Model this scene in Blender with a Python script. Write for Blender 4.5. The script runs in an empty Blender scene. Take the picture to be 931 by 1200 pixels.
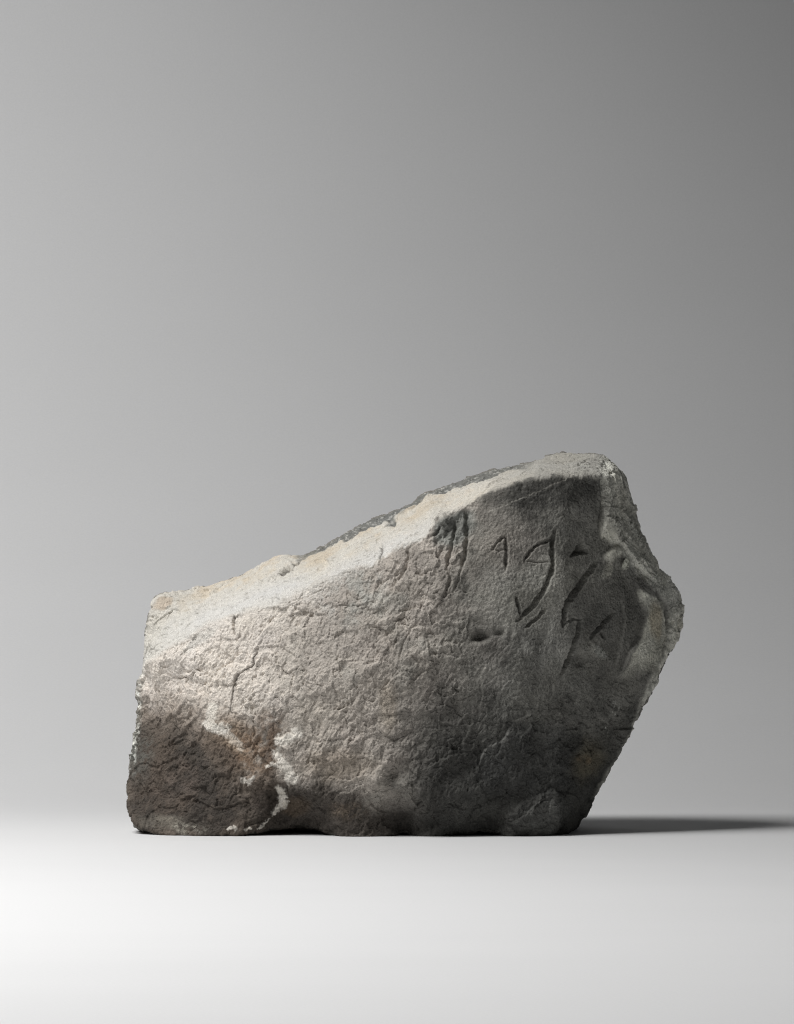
import bpy, bmesh, math
import numpy as np
from mathutils import Vector, geometry

# ------------------------------------------------------------------ camera, world, light, exposure
scene = bpy.context.scene
COL = scene.collection
CAM_D, CAM_H, F_PX, HOR, CX = 2.8, 0.18, 5600.0, 620.0, 465.5     # metres, photo pixels
cam_data = bpy.data.cameras.new("camera")
cam = bpy.data.objects.new("camera", cam_data)
COL.objects.link(cam)
cam.location = (0, -CAM_D, CAM_H)
cam.rotation_euler = (math.radians(90), 0, 0)
cam_data.sensor_fit = 'AUTO'
cam_data.sensor_width = 36.0
cam_data.lens = 36.0 * F_PX / 1200.0
cam_data.shift_y = (HOR - 600.0) / 1200.0
cam_data.clip_start = 0.05
cam_data.clip_end = 60
scene.camera = cam

world = bpy.data.worlds.new("World")
scene.world = world
world.use_nodes = True
bg = world.node_tree.nodes["Background"]
bg.inputs[0].default_value = (0.95, 0.98, 1.0, 1)
bg.inputs[1].default_value = 0.042

def area(name, loc, target, size, size_y, power, spread=180, color=(1, 1, 1)):
    d = bpy.data.lights.new(name, 'AREA')
    d.shape = 'RECTANGLE'
    d.size, d.size_y = size, size_y
    d.energy = power
    d.color = color
    d.spread = math.radians(spread)
    o = bpy.data.objects.new(name, d)
    COL.objects.link(o)
    o.location = loc
    o.rotation_euler = (Vector(target) - Vector(loc)).to_track_quat('-Z', 'Y').to_euler()
    return o

# one softbox on a boom to the left of the stone and in front of it, facing down
key = area("softbox", (-0.99, -0.72, 1.56), (-1.57, -1.02, 0.0), 1.75, 0.42, 62.0, 178, (1.0, 0.995, 0.99))
ax_ = Vector((-0.58, -0.30, -1.56)).normalized()
rad_ = Vector((1.07, 0.77, 0.0)); rad_ = (rad_ - ax_ * rad_.dot(ax_)).normalized()      # long side towards the stone
z_ = -ax_; y_ = z_.cross(rad_)
from mathutils import Matrix
key.rotation_euler = Matrix((rad_, y_, z_)).transposed().to_euler()

# added fill light, out of view, to brighten only the paper behind
area("added_backdrop_fill", (-1.0, 0.15, 1.15), (-0.22, 1.07, 0.62), 0.35, 0.35, 1.0, 84, (1.0, 1.0, 1.0))

scene.view_settings.view_transform = 'Standard'
scene.view_settings.look = 'None'
scene.view_settings.exposure = 0.0
scene.view_settings.gamma = 1.0
scene.view_settings.use_curve_mapping = False
scene.render.engine = 'CYCLES'
try:
    scene.cycles.use_denoising = True
    scene.cycles.denoising_input_passes = 'RGB_ALBEDO_NORMAL'
    scene.cycles.denoising_prefilter = 'NONE'
    scene.cycles.filter_width = 1.1
except Exception:
    pass

# ------------------------------------------------------------------ helpers
MM = 0.001
def at(px, py, y_mm):
    """photo pixel + depth (mm behind the stone's front foot) -> point in metres"""
    y = y_mm * MM
    s = (y + CAM_D) / F_PX
    return Vector(((px - CX) * s, y, CAM_H - (py - HOR) * s))

def sm(a, b, x):
    t = np.clip((x - a) / (b - a), 0, 1)
    return t * t * (3 - 2 * t)

def _hash(ix, iy, iz, seed):
    h = (ix * np.int64(374761393) + iy * np.int64(668265263) + iz * np.int64(2147483647) + np.int64(seed) * np.int64(1274126177)) & np.int64(0xFFFFFFFF)
    h = ((h ^ (h >> np.int64(13))) * np.int64(1274126177)) & np.int64(0xFFFFFFFF)
    h = ((h ^ (h >> np.int64(16))) * np.int64(2246822519)) & np.int64(0xFFFFFFFF)
    return h ^ (h >> np.int64(15))

def noise(P, scale, seed=0):
    """gradient noise, P in mm (n,3), feature size `scale` mm, about -1..1"""
    Q = P / scale
    I = np.floor(Q).astype(np.int64)
    Fr = Q - I
    U = Fr * Fr * Fr * (Fr * (Fr * 6 - 15) + 10)
    out = np.zeros(len(P))
    for dx in (0, 1):
        wx = U[:, 0] if dx else 1 - U[:, 0]
        for dy in (0, 1):
            wy = U[:, 1] if dy else 1 - U[:, 1]
            for dz in (0, 1):
                wz = U[:, 2] if dz else 1 - U[:, 2]
                h = _hash(I[:, 0] + dx, I[:, 1] + dy, I[:, 2] + dz, seed)
                gx = ((h & 1023) / 511.5 - 1)
                gy = (((h >> 10) & 1023) / 511.5 - 1)
                gz = (((h >> 20) & 1023) / 511.5 - 1)
                out += wx * wy * wz * (gx * (Fr[:, 0] - dx) + gy * (Fr[:, 1] - dy) + gz * (Fr[:, 2] - dz))
    return out * 1.5

def fbm(P, scale, octv=4, gain=0.5, seed=0):
    o = np.zeros(len(P)); a = 1.0; t = 0
    for i in range(octv):
        o += a * noise(P, scale / 2 ** i, seed + i * 17); t += a; a *= gain
    return o / t

def facets(P, scale, seed=0):
    """chipped facets: every cell of a random cell pattern is a small plane with its own tilt and height"""
    Q = P / scale
    I = np.floor(Q).astype(np.int64)
    best = np.full(len(P), 1e9); val = np.zeros(len(P))
    for ox in (-1, 0, 1):
        for oy in (-1, 0, 1):
            for oz in (-1, 0, 1):
                h = _hash(I[:, 0] + ox, I[:, 1] + oy, I[:, 2] + oz, seed)
                h2 = _hash(I[:, 0] + ox, I[:, 1] + oy, I[:, 2] + oz, seed + 101)
                d0 = Q[:, 0] - I[:, 0] - ox - (h & 1023) / 1023.
                d1 = Q[:, 1] - I[:, 1] - oy - ((h >> 10) & 1023) / 1023.
                d2 = Q[:, 2] - I[:, 2] - oz - ((h >> 20) & 1023) / 1023.
                r = d0 * d0 + d1 * d1 + d2 * d2
                m = r < best
                best = np.where(m, r, best)
                v = ((h2 & 255) / 127.5 - 1) * d0 + (((h2 >> 8) & 255) / 127.5 - 1) * d1 + (((h2 >> 16) & 255) / 127.5 - 1) * d2 + .35 * (((h2 >> 24) & 255) / 127.5 - 1)
                val = np.where(m, v, val)
    return val

def pl_dist(x, y, pl):
    """distance to a polyline, parameter 0..1 along it, signed side (+ = right of travel on screen)"""
    pl = np.asarray(pl, float)
    best = np.full(len(x), 1e9); tt = np.zeros(len(x)); side = np.zeros(len(x))
    seg = np.linalg.norm(pl[1:] - pl[:-1], axis=1); tot = seg.sum(); acc = 0
    for i in range(len(pl) - 1):
        ax, ay = pl[i]; bx, by = pl[i + 1]
        dx, dy = bx - ax, by - ay
        l2 = dx * dx + dy * dy + 1e-9
        t = np.clip(((x - ax) * dx + (y - ay) * dy) / l2, 0, 1)
        ex, ey = x - ax - t * dx, y - ay - t * dy
        d = np.sqrt(ex * ex + ey * ey)
        m = d < best
        best = np.where(m, d, best)
        tt = np.where(m, (acc + t * seg[i]) / tot, tt)
        side = np.where(m, np.sign(dx * ey - dy * ex), side)
        acc += seg[i]
    return best, tt, side

def poly_sd(x, y, poly):
    """signed pixel distance to a polygon, positive inside"""
    p = list(poly) + [poly[0]]
    d, _, _ = pl_dist(x, y, p)
    ins = np.zeros(len(x), bool)
    for i in range(len(p) - 1):
        x0, y0 = p[i]; x1, y1 = p[i + 1]
        if y0 == y1: continue
        c = ((y0 > y) != (y1 > y)) & (x < (x1 - x0) * (y - y0) / (y1 - y0) + x0)
        ins ^= c
    return np.where(ins, d, -d)

def ell(x, y, cx, cy, rx, ry, deg=0):
    a = math.radians(deg)
    dx, dy = x - cx, y - cy
    u = dx * math.cos(a) + dy * math.sin(a)
    v = -dx * math.sin(a) + dy * math.cos(a)
    return np.sqrt((u / rx) ** 2 + (v / ry) ** 2)

def new_mesh(name, verts, faces):
    me = bpy.data.meshes.new(name)
    me.from_pydata([tuple(v) for v in verts], [], [tuple(f) for f in faces])
    me.update()
    return me

def link(name, me, mat, parent=None):
    o = bpy.data.objects.new(name, me)
    COL.objects.link(o)
    if mat: me.materials.append(mat)
    if parent: o.parent = parent
    return o

# ------------------------------------------------------------------ materials
def nodes(name):
    m = bpy.data.materials.new(name); m.use_nodes = True
    nt = m.node_tree
    return m, nt, nt.nodes["Principled BSDF"]

def mat_paper():
    m, nt, b = nodes("grey_backdrop_paper")
    tc = nt.nodes.new("ShaderNodeTexCoord")
    n1 = nt.nodes.new("ShaderNodeTexNoise"); n1.inputs["Scale"].default_value = 9; n1.inputs["Detail"].default_value = 5
    n2 = nt.nodes.new("ShaderNodeTexNoise"); n2.inputs["Scale"].default_value = 700; n2.inputs["Detail"].default_value = 3
    mp = nt.nodes.new("ShaderNodeMapping"); mp.inputs["Scale"].default_value = (0.35, 1, 1)
    nt.links.new(tc.outputs["Object"], mp.inputs["Vector"])
    nt.links.new(mp.outputs[0], n1.inputs["Vector"]); nt.links.new(tc.outputs["Object"], n2.inputs["Vector"])
    add = nt.nodes.new("ShaderNodeMath"); add.operation = 'MULTIPLY_ADD'
    add.inputs[1].default_value = 0.5
    nt.links.new(n1.outputs["Fac"], add.inputs[0]); nt.links.new(n2.outputs["Fac"], add.inputs[2])
    r = nt.nodes.new("ShaderNodeMapRange")
    r.inputs[1].default_value = 0.3; r.inputs[2].default_value = 1.2
    r.inputs[3].default_value = 0.640; r.inputs[4].default_value = 0.695
    nt.links.new(add.outputs[0], r.inputs[0])
    c = nt.nodes.new("ShaderNodeCombineColor")
    for i in range(3): nt.links.new(r.outputs[0], c.inputs[i])
    nt.links.new(c.outputs[0], b.inputs["Base Color"])
    b.inputs["Roughness"].default_value = 0.85
    b.inputs["Specular IOR Level"].default_value = 0.2
    bp = nt.nodes.new("ShaderNodeBump"); bp.inputs["Strength"].default_value = 0.08; bp.inputs["Distance"].default_value = 0.0004
    nt.links.new(n2.outputs["Fac"], bp.inputs["Height"]); nt.links.new(bp.outputs[0], b.inputs["Normal"])
    return m

def mat_stone():
    m, nt, b = nodes("weathered_sandstone")
    at_ = nt.nodes.new("ShaderNodeAttribute"); at_.attribute_name = "stone_colour"
    tc = nt.nodes.new("ShaderNodeTexCoord")
    g = nt.nodes.new("ShaderNodeTexNoise"); g.inputs["Scale"].default_value = 1500; g.inputs["Detail"].default_value = 3
    nt.links.new(tc.outputs["Object"], g.inputs["Vector"])
    r = nt.nodes.new("ShaderNodeMapRange"); r.inputs[1].default_value = 0.3; r.inputs[2].default_value = 0.7
    r.inputs[3].default_value = 0.80; r.inputs[4].default_value = 1.20
    nt.links.new(g.outputs["Fac"], r.inputs[0])
    mul = nt.nodes.new("ShaderNodeVectorMath"); mul.operation = 'SCALE'
    nt.links.new(at_.outputs["Color"], mul.inputs[0]); nt.links.new(r.outputs[0], mul.inputs["Scale"])
    nt.links.new(mul.outputs[0], b.inputs["Base Color"])
    b.inputs["Roughness"].default_value = 0.88
    b.inputs["Specular IOR Level"].default_value = 0.25
    g2 = nt.nodes.new("ShaderNodeTexNoise"); g2.inputs["Scale"].default_value = 900; g2.inputs["Detail"].default_value = 4; g2.inputs["Roughness"].default_value = 0.65
    nt.links.new(tc.outputs["Object"], g2.inputs["Vector"])
    bp = nt.nodes.new("ShaderNodeBump"); bp.inputs["Strength"].default_value = 0.8; bp.inputs["Distance"].default_value = 0.0013
    nt.links.new(g2.outputs["Fac"], bp.inputs["Height"]); nt.links.new(bp.outputs[0], b.inputs["Normal"])
    return m

PAPER, STONE = mat_paper(), mat_stone()

# ------------------------------------------------------------------ the seamless paper sweep
def build_backdrop():
    prof = [(-1.75, 0.0), (-1.0, 0.0), (-0.4, 0.0), (0.0, 0.0), (0.15, 0.0)]
    y0, r = 0.28, 0.80
    for i in range(49):
        a = i / 48 * math.pi / 2
        prof.append((y0 + r * math.sin(a), r - r * math.cos(a)))
    prof += [(y0 + r, 0.8), (y0 + r, 1.6), (y0 + r, 3.0)]
    xs = [-1.36, -0.8, 0, 0.8, 1.36]
    V = [(x, y, z) for y, z in prof for x in xs]
    n = len(xs); Fc = []
    for j in range(len(prof) - 1):
        for i in range(n - 1):
            a = j * n + i
            Fc.append((a, a + 1, a + n + 1, a + n))
    me = new_mesh("backdrop", V, Fc)
    me.polygons.foreach_set("use_smooth", [True] * len(me.polygons))
    o = link("backdrop", me, PAPER)
    o["kind"] = "structure"
    o["label"] = "seamless pale grey studio paper, floor curving up into the wall"
    return o
build_backdrop()

# ------------------------------------------------------------------ the stone: base form
SIL = [  # outline, clockwise from the upper left: photo x, y, depth mm
 (178,704,58),(186,697,62),(196,694,66),(214,691,70),(230,690,73),(245,689,75),(265,680,72),(290,671,70),(312,659,66),(330,652,62),(344,652,60),(352,651,64),
 (380,638,60),(400,626,56),(420,615,52),(440,607,50),(455,602,47),(470,595,45),(482,589,43),(496,577,42),(520,570,42),(545,560,42),(575,550,42),
 (600,546,42),(625,541,42),(640,534,42),(660,530,42),(685,531,38),(700,531,34),(708,533,34),(722,545,36),(733,558,40),
 (737,575,40),(745,605,42),(755,630,44),(765,650,47),(773,664,52),(785,676,56),(795,693,58),(799,712,58),(797,735,56),(790,755,52),(780,775,48),
 (768,800,44),(757,820,42),(743,850,40),(730,872,38),(715,898,36),(700,925,36),(690,942,36),(680,956,34),(672,969,26),(657,979,14),
 (640,981,4),(600,982,0),(584,976,2),(562,971,8),(540,974,5),(520,980,0),(492,981,0),(474,975,8),(456,980,0),(425,982,-3),(400,981,-2),(388,974,6),(370,968,14),(340,967,16),
 (320,969,10),(300,974,4),(270,978,0),(250,978,0),(215,979,4),(190,977,8),(172,972,14),(156,963,22),
 (150,945,34),(150,925,40),(153,900,46),(157,870,50),(160,840,52),(162,815,53),(165,790,54),(168,770,56),(170,745,58),(174,725,58)]
RIDGE = [(176,774,36),(190,765,28),(215,750,25),(245,729,19),(268,721,15),(300,713,11),(330,706,7),(345,693,8),(385,677,3),(400,665,3),(430,662,-4),
 (448,656,-7),(470,641,-10),(500,626,-14),(515,609,-13),(545,591,-15),(585,572,-17),(625,561,-18),(670,557,-16),(704,557,-7)]
RRIDGE = [(704,557,-7),(709,600,-4),(705,626,-1),(722,638,5),(742,660,13),(755,678,22),(772,692,36),(784,712,44),(786,740,42),(776,766,36),(760,792,30)]
CAP = [(690,538,20),(705,545,10)]           # the small corner above the front
INNER = [(190,800,35),(200,850,32),(172,900,33),(200,930,20),(178,952,20),(240,780,17),(250,840,11),(260,900,8),(250,950,4),
 (300,760,4),(310,830,-3),(320,900,-2),(310,950,2),(380,725,-4),(380,800,-11),(390,880,-9),(390,940,-5),
 (450,705,-13),(460,780,-18),(450,860,-14),(440,920,-10),(440,960,-3),(520,690,-21),(540,780,-20),(530,860,-15),(520,930,-12),(520,965,-2),
 (590,620,-20),(600,700,-21),(610,780,-17),(600,860,-12),(600,920,-7),(600,960,-1),(660,600,-15),(660,680,-14),(665,760,-8),(655,850,-3),(650,920,1),(650,960,2),
 (700,700,-1),(705,780,6),(695,850,15),(680,910,21),(735,700,12),(735,770,17),(720,830,24),(762,740,32)]
TOPPTS = [(215,715,52),(240,705,56),(190,735,48),(280,695,40),(330,680,28),(360,668,28),(420,640,16),(470,618,12),(530,588,12),(600,560,14),(660,545,14)]

def build_form():
    pts, e = [], []
    def chain(L, close=False):
        idx = []
        for p in L:
            for k, q in enumerate(pts):
                if abs(q[0]-p[0]) + abs(q[1]-p[1]) < 0.5: idx.append(k); break
            else:
                pts.append(p); idx.append(len(pts) - 1)
        for a, b in zip(idx, idx[1:]): e.append((a, b))
        if close: e.append((idx[-1], idx[0]))
        return idx
    sil = chain(SIL, True)
    chain(RIDGE); chain(RRIDGE); chain([(704,557,-7),(705,545,12),(708,533,34)])
    for p in INNER + TOPPTS + CAP[:1]:
        pts.append(p)
    res = geometry.delaunay_2d_cdt([Vector((p[0], p[1])) for p in pts], e, [sil], 1, 1e-4)
    v2, _, tris, ov = res[0], res[1], res[2], res[3]
    V, back = [], {}
    for i, v in enumerate(v2):
        src = ov[i]
        dep = pts[src[0]][2] if src else 10
        V.append(at(v.x, v.y, dep))
        if src: back[src[0]] = i
    F = [tuple(t) for t in tris]
    ring = [back[i] for i in sil]
    cx, n = -0.005, len(ring)
    rings = [ring]
    for ymin, add, sx, sz in ((70, 10, .98, .945), (88, 20, .94, .85), (104, 30, .88, .72), (114, 60, .74, .58), (117, 64, .5, .40)):
        cur = []
        for i in ring:
            p = V[i]
            y = max(ymin * MM, p.y + add * MM) if ymin < 110 else ymin * MM
            z = p.z * sz
            if p.z < .012: z = -.002
            elif sz < .7: z = 0.075 + (p.z - 0.075) * sz
            V.append(Vector((cx + (p.x - cx) * sx, min(y, .118), z)))
            cur.append(len(V) - 1)
        rings.append(cur)
    for a, b in zip(rings, rings[1:]):
        for i in range(n):
            j = (i + 1) % n
            F.append((a[i], a[j], b[j], b[i]))
    V.append(Vector((cx, .118, .08)))
    for i in range(n):
        F.append((rings[-1][i], rings[-1][(i + 1) % n], len(V) - 1))
    me = new_mesh("form", V, F)
    bm = bmesh.new(); bm.from_mesh(me)
    bmesh.ops.recalc_face_normals(bm, faces=bm.faces)
    bm.to_mesh(me); bm.free()
    ob = bpy.data.objects.new("form", me); COL.objects.link(ob)
    r = ob.modifiers.new("r", 'REMESH'); r.mode = 'VOXEL'; r.voxel_size = 0.00125
    s = ob.modifiers.new("s", 'SMOOTH'); s.factor = 0.5; s.iterations = 4
    dg = bpy.context.evaluated_depsgraph_get()
    out = bpy.data.meshes.new_from_object(ob.evaluated_get(dg))
    bpy.data.objects.remove(ob)
    # finer mesh where the stone faces the viewer's side
    bm = bmesh.new(); bm.from_mesh(out)
    bm.normal_update()
    sel = [f for f in bm.faces if f.normal.y < 0.12 and f.calc_center_median().y < 0.085 and f.calc_center_median().z > 0.001]
    ed = {ee for f in sel for ee in f.edges}
    bmesh.ops.subdivide_edges(bm, edges=list(ed), cuts=2, use_grid_fill=True)
    bmesh.ops.triangulate(bm, faces=[f for f in bm.faces if len(f.verts) > 4])
    bm.to_mesh(out); bm.free()
    return out

form = build_form()
NV = len(form.vertices)
co = np.empty(NV * 3); form.vertices.foreach_get("co", co); co = co.reshape(-1, 3)
nr = np.empty(NV * 3); form.vertex_normals.foreach_get("vector", nr); nr = nr.reshape(-1, 3)
P = co / MM
s_ = F_PX / (co[:, 1] + CAM_D)
px = co[:, 0] * s_ + CX
py = HOR - (co[:, 2] - CAM_H) * s_
view = np.stack([0 - co[:, 0], -CAM_D - co[:, 1], CAM_H - co[:, 2]], 1)
view /= np.linalg.norm(view, axis=1)[:, None]
facing = (nr * view).sum(1)
vis = sm(-0.02, 0.12, facing)

# ------------------------------------------------------------------ relief (mm along the normal)
H = np.zeros(NV)
FR = np.where(facing > -0.05)[0]
x, y = px[FR], py[FR]
PF = P[FR]
wx = x + 5 * noise(PF, 14, 5) + 2.2 * noise(PF, 5, 6)       # wavy copies of the pixel position
wy = y + 5 * noise(PF, 14, 7) + 2.2 * noise(PF, 5, 8)
hx = x + 1.0 * noise(PF, 2.2, 15) + .8 * noise(PF, 6, 17); hy = y + 1.0 * noise(PF, 2.2, 16) + .8 * noise(PF, 6, 18)

# masks of the main surfaces
front_poly = [(p[0], p[1]) for p in RIDGE] + [(709,600),(705,626),(722,640),(742,662),(755,680),(772,694),(784,712),(786,740),(776,766),(760,800)] + \
             [(743,850),(715,898),(680,956),(657,985),(150,990),(140,945),(150,860),(166,790)]
sd_front = poly_sd(wx * .5 + x * .5, wy * .5 + y * .5, front_poly)
m_front = sm(-4, 5, sd_front)
top_line = [(160,780)] + [(p[0], p[1]) for p in RIDGE[:-1]] + [(704,557),(708,535),(708,500),(100,500),(100,780)]
rag = 4.5 * noise(PF, 7.5, 21) + 3.0 * noise(PF, 2.8, 19) + 1.6 * noise(PF, 1.3, 20)
sd_top = poly_sd(wx * .6 + x * .4, wy * .6 + y * .4, top_line) + rag
m_top = sm(-3, 3, sd_top)
m_script = sm(515, 575, wx) * sm(845, 780, wy) * m_front          # the dressed, finer panel that carries the signs
m_side = np.clip(1 - m_front - m_top, 0, 1)

# general relief, computed on the whole stone
ms = np.zeros(NV); ms[FR] = m_script
mf = np.ones(NV); mf[FR] = m_front
mt = np.zeros(NV); mt[FR] = m_top
WP = P + np.stack([noise(P, 5, 201), noise(P, 5, 202), noise(P, 5, 203)], 1) * 1.6
G = 2.1 * fbm(P, 45, 3, .5, 31) * (1 - .55 * ms) + 1.0 * fbm(P, 15, 3, .55, 41) * (1 - .6 * ms)
chipmask = sm(-.3, .35, fbm(P, 24, 2, .5, 56))
G += (1.7 * facets(WP, 13, 301) + 1.2 * facets(WP * np.array([1, 1, .8]), 6.0, 302)) * (1 - .85 * ms) * (1 - .85 * mt) * (.3 + .6 * chipmask)
G += (.4 + .6 * sm(0, .45, np.abs(facing))) * (.50 * facets(WP, 2.8, 303) + .24 * facets(P, 1.5, 304)) * (1 - .5 * ms) * (1 - .85 * mt)
G += .9 * facets(WP, 19, 305) * mt
def terrace(field, soft):
    k = np.floor(field)
    return k + sm(0, soft, field - k)
flake = fbm(WP * np.array([1, .6, 1.15]), 30, 3, .4, 401) * 2.6          # thin layers flaking off in steps
G += 1.1 * (terrace(flake, .10) - flake * .8) * (1 - ms) * (1 - .8 * mt)
h = np.zeros(len(FR))
ca, sa = math.cos(math.radians(58)), math.sin(math.radians(58))
A = np.stack([(PF[:, 0] * ca + PF[:, 2] * sa) * .48, PF[:, 1], -PF[:, 0] * sa + PF[:, 2] * ca], 1)
grain = noise(A, 3.4, 51) + .75 * noise(A, 1.9, 52) + .6 * noise(A, 1.05, 53)
scal = np.abs(noise(A, 4.6, 54)) + .6 * np.abs(noise(A, 2.4, 55))
patch = chipmask[FR]
h += m_front * (1 - m_script) * (.50 * grain - .45 * (scal - .35)) * (.28 + 1.0 * patch)
fine = noise(PF, 1.7, 57) + .7 * noise(PF, 1.0, 58)
micro = noise(PF, 1.15, 157)
h += m_front * (1 - m_script) * .20 * micro
h += m_front * m_script * (.30 * fine + .14 * micro + .25 * noise(PF, 4, 59))
h += m_top * (.05 * fine + .5 * fbm(PF, 12, 2, .5, 61))
shelf = fbm(PF * np.array([.5, 1, 1.4]), 14, 2, .5, 63) * 3
h -= m_top * .8 * sm(.42, .62, noise(PF, 3.2, 67))
h += m_top * .3 * facets(PF, 4.5, 68)
h += m_top * .5 * (sm(.30, .70, shelf - np.floor(shelf)))
h += m_side * (.20 * fine + .3 * fbm(PF, 6, 3, .6, 65))
stri = PF[:, 0] * .92 + PF[:, 2] * .40
h += m_side * sm(695, 712, x) * .55 * noise(np.stack([stri, PF[:, 1] * .25, PF[:, 2] * .12], 1), 2.6, 66)

def add(mask, val):
    global h
    h = h + mask * val

GRO = {}
kx, ky = 2.2 * noise(PF, 5, 211), 2.2 * noise(PF, 5, 212)
def groove(pl, w, d, lip=.12, sharp=1.0, taper=True, key=None, thin=False):
    """cut a channel: half width w px, depth d mm"""
    global h
    X, Y = hx + (kx if thin else 0), hy + (ky if thin else 0)
    bx = [p[0] for p in pl]; by = [p[1] for p in pl]
    sel = np.where((x > min(bx) - 5 * w - 6) & (x < max(bx) + 5 * w + 6) & (y > min(by) - 5 * w - 6) & (y < max(by) + 5 * w + 6))[0]
    if not len(sel): return
    dd, t, sd = pl_dist(X[sel], Y[sel], pl)
    tp = np.minimum(1, 4.5 * np.minimum(t + .08, 1.08 - t)) if taper else np.ones(len(sel))
    ww = w * (.55 + .45 * tp)
    ww = ww * (1 + .35 * noise(PF[sel], 4.0, 97))
    q = np.clip(1 - dd / ww, 0, 1)
    h[sel] -= d * tp * (1 + .35 * noise(PF[sel], 5.0, 98)) * q ** sharp
    h[sel] += lip * tp * np.exp(-((dd - ww * 1.25) / (ww * .45)) ** 2)
    if key:
        GRO.setdefault(key, np.zeros(len(FR)))
        GRO[key][sel] = np.maximum(GRO[key][sel], (dd < ww * 1.05) * 1.0)

def step(pl, hgt, fall, soft=1.4, side=1, wob=1.0):
    """raise one side of a line by hgt mm; the raise dies out over `fall` px"""
    global h
    bx = [p[0] for p in pl]; by = [p[1] for p in pl]
    sel = np.where((x > min(bx) - fall * 2) & (x < max(bx) + fall * 2) & (y > min(by) - fall * 2) & (y < max(by) + fall * 2))[0]
    if not len(sel): return
    X = x[sel] + wob * (wx[sel] - x[sel]) * .5; Y = y[sel] + wob * (wy[sel] - y[sel]) * .5
    dd, t, sd = pl_dist(X, Y, pl)
    end = sm(0, .16, t) * sm(1, .84, t)
    sdv = dd * sd * side
    h[sel] += hgt * end * sm(-soft, soft, sdv) * np.exp(-(np.maximum(sdv, 0) / fall) ** 2)

def blob(cx, cy, rx, ry, hgt, deg=0, pw=2.0, warp=1.0):
    global h
    r = ell(x + (wx - x) * warp, y + (wy - y) * warp, cx, cy, rx, ry, deg)
    h += hgt * np.exp(-r ** pw)

# --- carved signs
S = {}
S['arrow'] = [([(650.5,620),(648,636),(648,651),(649,660),(644.5,675.5),(637,693),(628,705),(617,717),(607,727)], 4.2, 2.6),
              ([(647,631),(631.5,637),(621,646),(615,656)], 3.0, 1.5), ([(617,656),(631,658),(646,657)], 2.2, .55),
              ([(605.5,698),(608,710),(611,721)], 3.0, 2.0)]
S['dash'] = [([(639.5,713),(628,724.5),(616.5,734.5)], 3.2, 1.7)]
S['wedge'] = [([(593,627),(594,646),(593,666)], 3.0, 1.6), ([(592,627),(582.5,635.5),(577,644)], 2.6, 1.2), ([(576,643),(584,645),(594,643)], 2.2, .5)]
S['zigzag'] = [([(700,658),(686.5,675.5),(676,691),(666,705),(662.5,717),(660.5,733)], 4.8, 2.8),
               ([(662,731),(672,724),(680.5,726)], 2.4, .9),
               ([(680.5,725),(678,741),(673,755),(667.5,770),(659,789)], 3.8, 2.3)]
S['slant'] = [([(719,717),(709,728),(700,738),(692,747)], 3.2, 1.6), ([(704,741),(709,747)], 3.4, 1.5)]
S['stroke'] = [([(533,610),(533,622),(530,637),(526,653),(524,668)], 3.6, 1.9), ([(525,666),(528,677),(525,688),(521,700)], 2.8, 1.2)]
S['long_stroke'] = [([(545,598),(547,612),(548,630),(545,649),(541,664)], 4.2, 2.3), ([(541,664),(538,676),(533,690)], 2.8, 1.4)]
for k, L in S.items():
    for pl, w, d in L: groove(pl, w * .85, d * (1.55 if 'stroke' in k else 1.9), .18, 1.0, key=k)
# worn hollows round the twin strokes, pits
blob(541,604,14,9,-2.8,-50); blob(549,622,5,14,-1.2); blob(526,622,9,14,-1.3,20); blob(520,607,10,6,1.0,-40); blob(552,640,10,14,.6)
tri = poly_sd(hx, hy, [(681,634),(671,651),(689,647)]); add(sm(-3, 5, tri), -7.0)
blob(563,746,9,5.5,-7.0,-15,2.5,.6); blob(585,737,6,5,-3.2,0,2.5); blob(560,728,9,7,-1.2); blob(546,691,4,6,-1.2,15); blob(511,694,3,8,-.7)
blob(600,742,4,8,-1.0); blob(575,765,14,7,-.6); blob(610,752,5,9,-.9); blob(592,762,8,6,.8); blob(622,763,9,7,.8); blob(634,750,5,9,-.8,30)
mq = sm(1.1, .6, ell(wx, wy, 532, 618, 30, 24, -35))
rq = sm(1.15, .5, ell(wx, wy, 532, 622, 34, 26, -35)); add(rq, .45 * grain + .5 * noise(PF, 5, 75))
# rough broken patch below the signs
rp = sm(1.2, .5, ell(wx, wy, 590, 775, 52, 36, 15)); add(rp, .42 * grain)
blob(679,771,6.5,8,-3.6,0,2.5); blob(702,762,12,7,1.1,38)
# right margin: bright knob, curved facets
blob(717,650,9,9,3.0,-40); blob(730,672,8,10,-1.4); groove([(704,650),(716,640),(724,636)], 4, 1.2, taper=True)
step([(742,676),(752,700),(752,722),(745,745),(731,770),(716,795)], 3.0, 30, 1.3, -1, .6)
step([(728,690),(729,710),(731,725),(728,746),(721,770),(712,796)], 1.7, 18, 1.3, -1, .6)
groove([(768,692),(779,715),(783,740),(777,766)], 4.0, 2.6)
blob(744,705,14,12,-1.0); blob(766,735,9,22,.9,-8)
groove([(705,558),(707,580),(706,600),(703,622)], 3.6, 2.2)
step([(707,552),(710,580),(709,602),(705,628)], 1.6, 16, 1.2, -1, .4)
groove([(716,560),(724,592),(738,628),(757,657)], 2.8, 2.2); groove([(727,570),(736,602),(752,640)], 2.2, 1.8)
step([(708,606),(720,632),(740,656),(757,674),(772,690)], 2.4, 16, 1.1, -1, .4)
# thin scratch across the dark panel
groove([(568,600.5),(612,583),(661,562),(672,556)], 1.0, .25, .06)
# vertical flaws at the panel's top
groove([(613,563),(611,576)], 4, 1.0); groove([(667,588),(669,601)], 2.5, .8)
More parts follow.
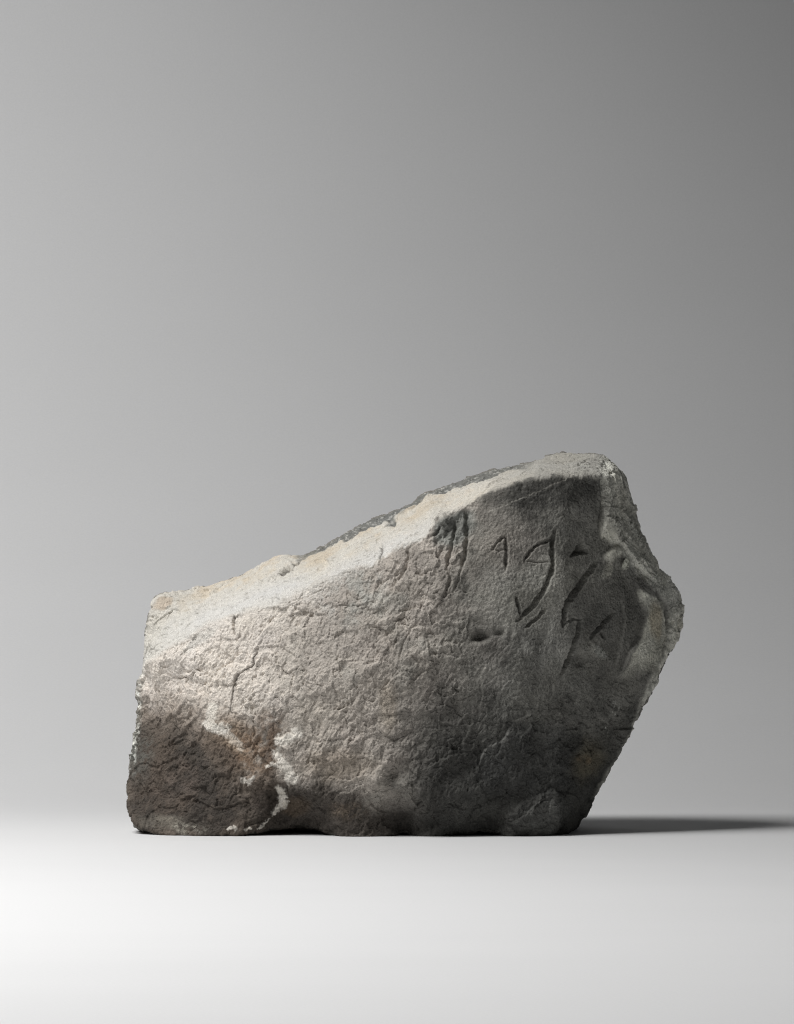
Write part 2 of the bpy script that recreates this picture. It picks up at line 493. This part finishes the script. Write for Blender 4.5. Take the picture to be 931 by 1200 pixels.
# flake edges near the ridge
groove([(480,640),(478.5,660),(471,676),(460,688)], 3.6, 1.7); step([(482,641),(480,660),(472,678),(461,690)], 1.1, 18, 1.2, -1)
groove([(447,636),(448,650),(446,663)], 2.2, 1.4, thin=True); groove([(461,688),(464,702)], 2, .8)
groove([(420,662),(414,678),(405,690)], 3, .8)
groove([(447,640),(441,634),(446,629),(458,626)], 1.1, .7, .05, thin=True); groove([(466,640),(480,630),(497,622)], 1.3, .8, .05, thin=True); groove([(232,700),(240,712),(258,714)], 1.0, .5, .05, thin=True); groove([(630,548),(650,553),(668,548)], 1.2, .7, .05, thin=True); groove([(655,540),(672,549),(690,541)], 1.4, .9, .05, thin=True)
blob(460,613,3,5,-2.0); blob(350,660,4,3,-1.5)
groove([(328,676),(341,668),(353,658)], 2.3, 2.0, .25)                       # under the loose flake
step([(296,694),(318,680),(330,675),(342,667),(353,657)], 1.7, 22, 1.3, -1)
groove([(338,706),(360,699),(384,688)], 1.6, .7)
step([(180,742),(205,735),(243,709),(291,697),(327,683),(367,673),(420,652)], 1.0, 22, 2, -1)
step([(178,768),(200,752),(214,745),(240,731)], .8, 20, 2, -1)
groove([(274.5,718),(274.5,732),(275,744)], 1.8, 1.9, thin=True); groove([(276,745),(278,752)], 1.4, .6)
# cracks and shallow plates of the face
groove([(303,759),(301.5,766),(296,779),(287,785),(280,790),(273.5,804),(272,818),(270.5,832)], 1.15, 1.0, .05, thin=True)
step([(303,759),(296,779),(280,790),(273.5,804),(270.5,832)], .55, 20, .9, 1, .2)
step([(264,735),(258,755),(254,775),(253,788),(256,800),(260,815)], .7, 16, 1.1, 1)
groove([(330,770),(336,780),(345,790),(342,806),(338,812)], 1.5, .7, thin=True)
groove([(388,735),(386,748)], 1.5, .7); groove([(412,758),(420,768)], 1.4, .6)
groove([(486,732),(474,750),(468,778)], 1.8, .8, thin=True); step([(486,732),(474,750),(468,778)], .5, 20, 1, -1)
groove([(499.5,745),(508,763),(514.5,775),(501.5,782),(489,792),(479,801)], 2.0, 1.3); step([(499.5,745),(508,763),(514.5,775),(501.5,782),(489,792)], .9, 22, 1.0, 1)
step([(477,757),(475,775)], .6, 9, 1, -1)
groove([(404,830),(408,850)], 1.5, .7); groove([(428,790),(420,812),(405,832)], 1.4, .4)
step([(602,846),(598,852),(587.5,868),(572.5,872.5),(563,888),(560,900)], .9, 34, 1.0, -1, .5)
# lower front: lumps, hollows, undercuts
blob(441,912,12,11,3.6,20); blob(464,908,15,12,-3.8,-30); blob(460,935,12,18,-3.2); blob(495,915,24,20,3.6,-30); blob(525,945,34,20,3.4); blob(540,905,22,14,-1.6,-20)
blob(475,962,10,16,-3.6); blob(575,962,12,16,-3.4); blob(560,965,14,12,-1.4); blob(625,950,34,20,3.0,-15); blob(596,940,14,9,-1.0)
step([(588,960),(602,948),(616,934),(640,927),(664,928),(684,938)], 1.4, 24, 1.6, 1)
groove([(616,962),(622,946),(636,936),(648,934)], 2, .6); groove([(640,960),(652,944)], 2, .4)
blob(355,955,32,14,-3.0); groove([(330,968),(345,950),(365,938),(388,925)], 2.4, .9)
step([(318,880),(322,900),(312,930),(318,950),(308,966)], 1.2, 26, 2.4, 1)
step([(318,968),(335,962),(341,945),(338,925),(343,910)], 1.2, 18, 1.6, 1)
blob(405,945,22,18,1.2); blob(210,955,30,16,1.5); blob(165,935,10,20,-1.2); blob(175,880,9,26,-.9); blob(162,955,8,8,1.0)
step([(168,862),(163,890),(160,920),(158,945)], 1.4, 12, 2, -1)
blob(240,930,12,24,-.8); blob(290,930,14,22,-1.3); blob(270,880,16,14,-.6)
blob(686,885,9,5,-.9,10); blob(680,889,4,6,.5); blob(694,884,3,6,.5)
step([(455,897),(436,893),(430,900)], .6, 10, 1.2, 1)
# left edge: ragged, glittering break
le = sm(10, 2, x - (150 + (945 - y) * .083)) * sm(775, 800, y) * sm(915, 880, y)
add(le, .9 * noise(PF, 2.2, 71))
add(sm(12, 4, np.abs(x - 172)) * sm(690, 700, y) * sm(790, 770, y), .9 * noise(PF, 5, 72))

CH = np.zeros(len(FR))
N2 = fbm(PF, 8, 4, .6, 83); N3 = fbm(PF, 2.6, 3, .6, 85)
cwx = wx * .6 + x * .4 + 2.2 * noise(PF, 1.6, 91); cwy = wy * .6 + y * .4 + 2.2 * noise(PF, 1.6, 92)
for pl, w, k in (([(251,829),(249,838)], 7, .85), ([(243,848),(252,852),(262,855)], 7.5, 1), ([(262,856),(272,866),(281,874)], 6, .6),
                 ([(329,868),(337,866),(347,859)], 7.5, .95), ([(326,881),(331,889)], 5.5, 1), ([(333,893),(338,902),(343,911)], 7, 1), ([(314,896),(322,893),(329,899)], 2.6, .8),
                 ([(328,922),(333,931),(332,941)], 5.5, 1), ([(330,943),(321,951)], 4, .95), ([(287,913),(293,916),(299,912)], 3, .8),
                 ([(268,970),(276,969)], 2, .8), ([(286,969),(292,968)], 1.8, .7), ([(303,967),(310,963),(314,957)], 1.8, .7)):
    d_, _, _ = pl_dist(cwx, cwy, pl)
    CH = np.maximum(CH, k * sm(1.3, .4, d_ / (w * .95) + .7 * N3 + .4 * N2))
add(CH, .45)
# grey broken strip that tops the pale bevel
edge_line = [(170,690),(245,687),(310,655),(346,654),(352,660),(362,655),(385,642),(410,631),(432,622),(450,616),(462,612),(470,606),(484,594),(500,583),(525,577),(545,570),(575,560),(600,551),(625,546),(640,541),(665,533),(700,530)]
ex = np.array([p[0] for p in edge_line]); ey = np.array([p[1] for p in edge_line])
above = np.interp(wx * .6 + x * .4, ex, ey) - (wy * .6 + y * .4)
m_grey = sm(1.0, 3.0, above + 5 * noise(PF, 12, 76)) * sm(345, 352, x) * sm(640, 600, x) * sm(520, 560, 1200 - y)
add(m_grey, .7 * noise(PF, 4.5, 73) + .35 * noise(PF, 1.8, 74) - .4)

H = G.copy(); H[FR] += h * vis[FR]
BK = np.where(facing <= -0.05)[0]
PB = P[BK]
H[BK] += .5 * fbm(PB, 6, 3, .6, 65)

new = co + nr * (H * MM)[:, None]
new[:, 2] = np.maximum(new[:, 2], 0.0004 * (1 + 0))
new[:, 2] -= 0.0004
form.vertices.foreach_set("co", new.ravel()); form.update()

# ------------------------------------------------------------------ stone colours (material of the stone itself)
def C(r, g, b): return np.array([r, g, b], float)
colr = np.tile(C(.235, .225, .20), (NV, 1))
c = np.tile(C(.37, .335, .295), (len(FR), 1))
def mix(mask, col):
    global c
    m = np.clip(mask, 0, 1)[:, None]
    c = c * (1 - m) + np.asarray(col) * m
N1 = fbm(PF, 26, 4, .55, 81); N2 = fbm(PF, 8, 4, .6, 83); N3 = fbm(PF, 2.6, 3, .6, 85)
mix(sm(.0, .55, N1) * .55, C(.31, .31, .29))                      # cool grey-green clouds
mix(sm(.1, .5, -N1) * .5, C(.41, .355, .305))                      # warm clouds
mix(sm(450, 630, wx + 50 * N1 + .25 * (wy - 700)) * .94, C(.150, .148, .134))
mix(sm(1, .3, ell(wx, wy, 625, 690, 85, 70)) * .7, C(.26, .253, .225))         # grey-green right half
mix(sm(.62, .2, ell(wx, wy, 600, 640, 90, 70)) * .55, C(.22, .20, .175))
mix(sm(1.0, .4, ell(wx, wy, 410, 690, 60, 60, 30)) * .5 * sm(-.2, .3, N2), C(.25, .265, .25))
# pale bevel
m_hard = m_top
m_top = np.where(True, m_hard + (sm(-22, 14, sd_top + 10 * N2) - m_hard) * sm(460, 360, wx), m_hard)
mix(m_top, C(.65, .615, .545))
mix(m_top * sm(.05, .4, N2) * .4, C(.62, .545, .44))
low_edge = [(160,745),(205,738),(243,707),(291,695),(327,682),(367,672),(440,640),(500,606),(560,572),(620,552),(720,548)]
below = (wy * .5 + y * .5) - np.interp(wx * .5 + x * .5, [p[0] for p in low_edge], [p[1] for p in low_edge])
mix(m_top * sm(2, -12, below) * sm(-.25, .3, N1 + .5 * N2) * .7 * sm(600, 540, wx), C(.60, .52, .41))
mix(m_top * sm(-12, 14, below) * .8 * sm(560, 430, wx), C(.67, .66, .635))
mix(m_top * sm(240, 190, wx) * .8, C(.62, .60, .55))
mix(m_top * sm(560, 640, wx) * .8, C(.37, .36, .325))
mix(m_top * sm(655, 690, wx) * sm(-.1, .3, N2), C(.45, .44, .39))
mix(sm(1.1, .6, ell(wx, wy, 190, 707, 14, 8, -25)) * .6, C(.50, .40, .30))
mix(m_grey, C(.20, .20, .185)); mix(m_grey * sm(.05, .35, N3), C(.45, .44, .41))
# pale wash running from the bevel on to the upper left face
mix(m_front * sm(60, 0, sd_front) * sm(440, 240, wx) * sm(840, 760, wy) * (.35 + .6 * sm(-.2, .4, N2)), C(.45, .425, .39))
mix(m_front * sm(430, 220, wx) * sm(870, 795, wy) * .88, C(.76, .70, .63))
mix(m_front * sm(1, .5, ell(wx, wy, 235, 748, 34, 9, -38)) * .4, C(.40, .405, .38))
mix(m_front * sm(1, .4, ell(wx, wy, 372, 770, 70, 50, -30)) * .45, C(.40, .365, .325))
mix(m_front * sm(1, .4, ell(wx, wy, 375, 850, 45, 45)) * .5, C(.42, .38, .325))
mix(m_front * sm(1, .3, ell(wx, wy, 455, 830, 16, 40)) * .3, C(.40, .33, .24))
# soil-dark stains along the left foot; painted shade on the lower right
dark1 = poly_sd(wx + 8 * N1, wy + 10 * N1, [(140,835),(180,838),(215,850),(245,868),(262,892),(285,915),(300,945),(300,990),(140,990)])
dark1 = dark1 + 24 * N2 + 14 * N3
mix(sm(-60, 0, dark1) * .5, C(.30, .235, .18))
mix(sm(1.1, .3, ell(wx, wy, 268, 868, 40, 38, 30)) * .75, C(.25, .185, .13))
mix(sm(-46, 34, dark1) * .93, C(.070, .055, .044))
mix(sm(-2, 22, dark1) * sm(.45, -.25, N1 + .4 * N3) * .75, C(.040, .036, .031))
mix(sm(1, .5, ell(wx, wy, 205, 915, 40, 34)) * .55 * sm(-.3, .3, N2), C(.115, .092, .077))
mix(sm(1.1, .3, ell(wx, wy, 168, 885, 16, 40, 8)) * .6 * sm(-.5, .3, N2 + N3), C(.10, .104, .095))
mix(sm(1, .5, ell(wx, wy, 200, 965, 52, 13, 4)) * .5 * sm(-.4, .3, N2), C(.22, .20, .165))
mix(sm(1, .6, ell(wx, wy, 222, 972, 26, 8, 4)) * .6 * sm(-.2, .35, N2 + N3), C(.34, .32, .27))
brown = np.maximum(sm(1, .35, ell(wx, wy, 298, 880, 42, 44, 20)), sm(1, .3, ell(wx, wy, 318, 850, 26, 30)) * .8)
mix(brown * .8 * sm(-.7, .3, N2 + N3), C(.17, .112, .072))
mix(sm(1, .4, ell(wx, wy, 318, 880, 11, 45, 12)) * .75, C(.10, .066, .044))
mix(sm(1, .4, ell(wx, wy, 268, 895, 16, 38, -38)) * .7, C(.085, .068, .055))
mix(sm(1, .4, ell(wx, wy, 318, 935, 30, 34)) * .8, C(.07, .05, .036))
dark2 = poly_sd(wx + 8 * N1, wy + 8 * N1, [(292,925),(335,918),(380,914),(415,920),(440,945),(480,950),(500,990),(290,990)])
dark2 = dark2 + 14 * N2 + 8 * N3
mix(sm(-14, 12, dark2) * .9, C(.042, .035, .029))
mix(sm(1, .4, ell(wx, wy, 408, 948, 28, 18)) * .45 * sm(-.5, .4, N2 + N3), C(.15, .115, .083))
mix(sm(1, .4, ell(wx, wy, 345, 945, 22, 14)) * .4, C(.12, .085, .055))
mix(sm(1, .3, ell(wx, wy, 395, 895, 60, 26)) * .45, C(.25, .20, .145))
mix(sm(770, 900, wy + .25 * (600 - wx)) * sm(430, 520, wx) * .86, C(.040, .040, .037))  # shade of the overhanging lower right, painted into the stone colour
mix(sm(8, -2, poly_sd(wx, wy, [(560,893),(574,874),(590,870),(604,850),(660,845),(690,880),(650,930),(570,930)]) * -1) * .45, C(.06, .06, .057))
mix(sm(1, .4, ell(wx, wy, 633, 952, 44, 22, -12)) * .5, C(.14, .14, .132))
mix(sm(1, .3, ell(wx, wy, 688, 890, 24, 36, 25)) * .6, C(.13, .113, .075))
mix(sm(1, .4, ell(wx, wy, 684, 887, 13, 10)) * .6 * sm(-.5, .4, N2), C(.20, .145, .09))
mix(sm(1, .5, ell(wx, wy, 640, 577, 85, 26, -8)) * .85 * sm(-.8, .1, N2) * m_front, C(.05, .049, .045))  # darker patch on the front below the top edge
mix(sm(1, .4, ell(wx, wy, 545, 735, 40, 25)) * .3, C(.15, .145, .13))
mix(mq * .8 * m_front, C(.17, .178, .165))
# right margin
mix(m_side * sm(690, 705, x) * .9, C(.64, .63, .56))
mix(m_side * sm(690, 705, x) * sm(.15, .5, -noise(np.stack([stri, PF[:, 1] * .25, PF[:, 2] * .12], 1), 2.6, 66)) * .5, C(.16, .16, .14))
fac = poly_sd(wx * .4 + x * .6, wy * .4 + y * .6, [(748,690),(754,720),(746,748),(722,792),(740,800),(768,785),(784,745),(776,705)])
mix(sm(-2, 3, fac) * sm(800, 765, wy), C(.54, .53, .46))
mix(sm(1, .4, ell(wx, wy, 765, 728, 11, 30, -8)) * .55, C(.36, .30, .20))
mix(sm(1, .5, ell(wx, wy, 717, 650, 13, 11, -40)) * .85, C(.50, .49, .43))
mix(sm(1, .5, ell(wx, wy, 712, 668, 7, 12, 20)) * .6, C(.40, .39, .34))
mix(sm(1, .4, ell(wx, wy, 716, 838, 6, 36, 15)) * sm(.1, .45, N3), C(.50, .50, .46))
mix(sm(1, .5, ell(x, y, 702, 762, 13, 7, 38)) * .5, C(.33, .33, .30))
# chalky losses
mix(CH * .97, C(.72, .68, .61))
mix(sm(1, .3, ell(wx, wy, 275, 872, 20, 10, 40)) * .5, C(.42, .34, .26))
edg, _, _ = pl_dist(hx + kx, hy + ky, [(602,846),(598,852),(587.5,868),(572.5,872.5),(563,888),(560,900)])
mix(sm(1.5, .4, edg) * .4, C(.22, .215, .20))
scr, _, _ = pl_dist(hx, hy, [(568,600.5),(612,583),(661,562),(672,556)])
mix(sm(1.0, .2, scr) * .45, C(.48, .46, .41))
ls = le * sm(-.1, .2, N3); mix(ls, C(.60, .60, .55)); mix(le * sm(.1, -.2, N3) * .7, C(.13, .14, .125))
# dirt lodged in the cracks
for pl in ([(301.5,766),(296,779),(280,790),(273.5,804),(270.5,832)], [(274.5,719),(275,743)], [(328,676),(341,668),(353,658)], [(447,640),(446,662)]):
    d_, _, _ = pl_dist(hx + kx, hy + ky, pl); mix(sm(1.2, .3, d_) * .6, C(.06, .05, .042))
c *= (1 + .16 * (1 - m_top))[:, None]
c *= (1 + .75 * fbm(PF, 20, 3, .5, 88) * sm(380, 520, wx) * (1 - m_top))[:, None]        # charcoal and paler patches of the right half
c *= (1 + (.30 * N2 + .28 * N3 + .20 * noise(PF, 1.1, 95)) * (1 - .65 * m_top))[:, None]
c *= (1 + np.stack([.02 * N1, 0 * N1, -.04 * N1], 1))
v_ = vis[FR][:, None]
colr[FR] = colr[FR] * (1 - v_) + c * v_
colr[BK] *= (1 + .25 * fbm(PB, 12, 3, .6, 83))[:, None]
colr = np.maximum(colr, .02)
colr *= np.minimum(1, .78 / colr.max(1))[:, None]

# ------------------------------------------------------------------ split into body and carved signs
nf = len(form.polygons)
ls_ = np.empty(nf, int); form.polygons.foreach_get("loop_start", ls_)
lt_ = np.empty(nf, int); form.polygons.foreach_get("loop_total", lt_)
lv = np.empty(len(form.loops), int); form.loops.foreach_get("vertex_index", lv)
vn = np.empty(NV * 3); form.vertex_normals.foreach_get("vector", vn); vn = vn.reshape(-1, 3)
sid = np.zeros(NV, int)
keys = list(S.keys())
for i, k in enumerate(keys):
    sid[FR[(GRO[k] > .5) & (facing[FR] > .2)]] = i + 1
fid = np.minimum.reduceat(sid[lv], ls_)
fmax = np.maximum.reduceat(sid[lv], ls_)
fid = np.where(fid == fmax, fid, 0)

for i in range(1, len(keys) + 1):                      # keep one connected patch per sign
    fi = np.where(fid == i)[0]
    if not len(fi): continue
    lists = [lv[ls_[f]:ls_[f] + lt_[f]] for f in fi]
    par = {int(v): int(v) for l in lists for v in l}
    def root(v):
        while par[v] != v:
            par[v] = par[par[v]]; v = par[v]
        return v
    for l in lists:
        a0 = root(int(l[0]))
        for v in l[1:]: par[root(int(v))] = a0
    rt = np.array([root(int(l[0])) for l in lists])
    u, n_ = np.unique(rt, return_counts=True)
    fid[fi[rt != u[np.argmax(n_)]]] = 0

stone = bpy.data.objects.new("inscribed_stone", None)
COL.objects.link(stone)
stone.location = (0, 0, 0)
stone["label"] = "weathered grey sandstone lump with cream sloping top, carved signs and foot dark with stains and painted shade"
stone["category"] = "stone"

def sub_mesh(name, fmask):
    idx = np.where(fmask)[0]
    tot = lt_[idx]
    starts = np.concatenate([[0], np.cumsum(tot)[:-1]])
    loops = np.repeat(ls_[idx] - starts, tot) + np.arange(tot.sum())
    lvv = lv[loops]
    used, inv = np.unique(lvv, return_inverse=True)
    me = bpy.data.meshes.new(name)
    me.vertices.add(len(used)); me.loops.add(len(lvv)); me.polygons.add(len(idx))
    me.vertices.foreach_set("co", new[used].ravel())
    me.loops.foreach_set("vertex_index", inv)
    me.polygons.foreach_set("loop_start", starts)
    me.polygons.foreach_set("use_smooth", np.ones(len(idx), bool))
    me.update(calc_edges=True); me.validate()
    a = me.color_attributes.new("stone_colour", 'FLOAT_COLOR', 'POINT')
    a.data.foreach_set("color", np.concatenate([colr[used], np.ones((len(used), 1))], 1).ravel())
    me.normals_split_custom_set_from_vertices(vn[used])
    return me

link("stone_body", sub_mesh("stone_body", fid == 0), STONE, stone)
SIGN_LABEL = {'arrow': "long carved arrow sign with a loop at its head", 'dash': "short slanting carved stroke under the arrow",
              'wedge': "small carved wedge sign", 'zigzag': "deep carved zigzag stroke", 'slant': "short worn stroke near the right edge",
              'stroke': "worn short carved stroke below the ridge", 'long_stroke': "worn long carved stroke below the ridge"}
for i, k in enumerate(keys):
    o = link("carved_sign", sub_mesh("carved_sign", fid == i + 1), STONE, stone)
    o["label"] = SIGN_LABEL[k]
bpy.data.meshes.remove(form)

# ------------------------------------------------------------------ pebbles bedded in the stone
def pebble(cx, cy, dep, r, rot, colour, label, seed):
    bm = bmesh.new(); bmesh.ops.create_icosphere(bm, subdivisions=5, radius=1.0)
    me = bpy.data.meshes.new("embedded_pebble"); bm.to_mesh(me); bm.free()
    n = len(me.vertices); v = np.empty(n * 3); me.vertices.foreach_get("co", v); v = v.reshape(-1, 3)
    v *= (1 + .45 * fbm(v * 10, 8, 3, .6, seed))[:, None]
    v = np.sign(v) * np.abs(v) ** .9 * np.array(r) * MM
    a = math.radians(rot); R = np.array([[math.cos(a), 0, math.sin(a)], [0, 1, 0], [-math.sin(a), 0, math.cos(a)]])
    v = v @ R.T
    v += .5 * MM * (noise(v / MM, 1.2, seed + 3))[:, None] * np.sign(v)
    me.vertices.foreach_set("co", (v + np.array(at(cx, cy, dep))).ravel())
    me.polygons.foreach_set("use_smooth", [True] * len(me.polygons)); me.update()
    cc = np.tile(np.array(colour), (n, 1)) * (1 + .35 * noise(v / MM, 1.5, seed + 5))[:, None]
    at_ = me.color_attributes.new("stone_colour", 'FLOAT_COLOR', 'POINT')
    at_.data.foreach_set("color", np.concatenate([np.clip(cc, .02, .8), np.ones((n, 1))], 1).ravel())
    o = link("embedded_pebble", me, STONE, stone); o["label"] = label
pebble(734, 661, 7.0, (2.1, 3.0, 3.4), 20, (.36, .36, .31), "small pale quartz pebble in the right edge", 3)
pebble(702, 763, 3.5, (5.6, 2.4, 2.7), 38, (.20, .20, .182), "oval pale pebble below the zigzag stroke", 8)
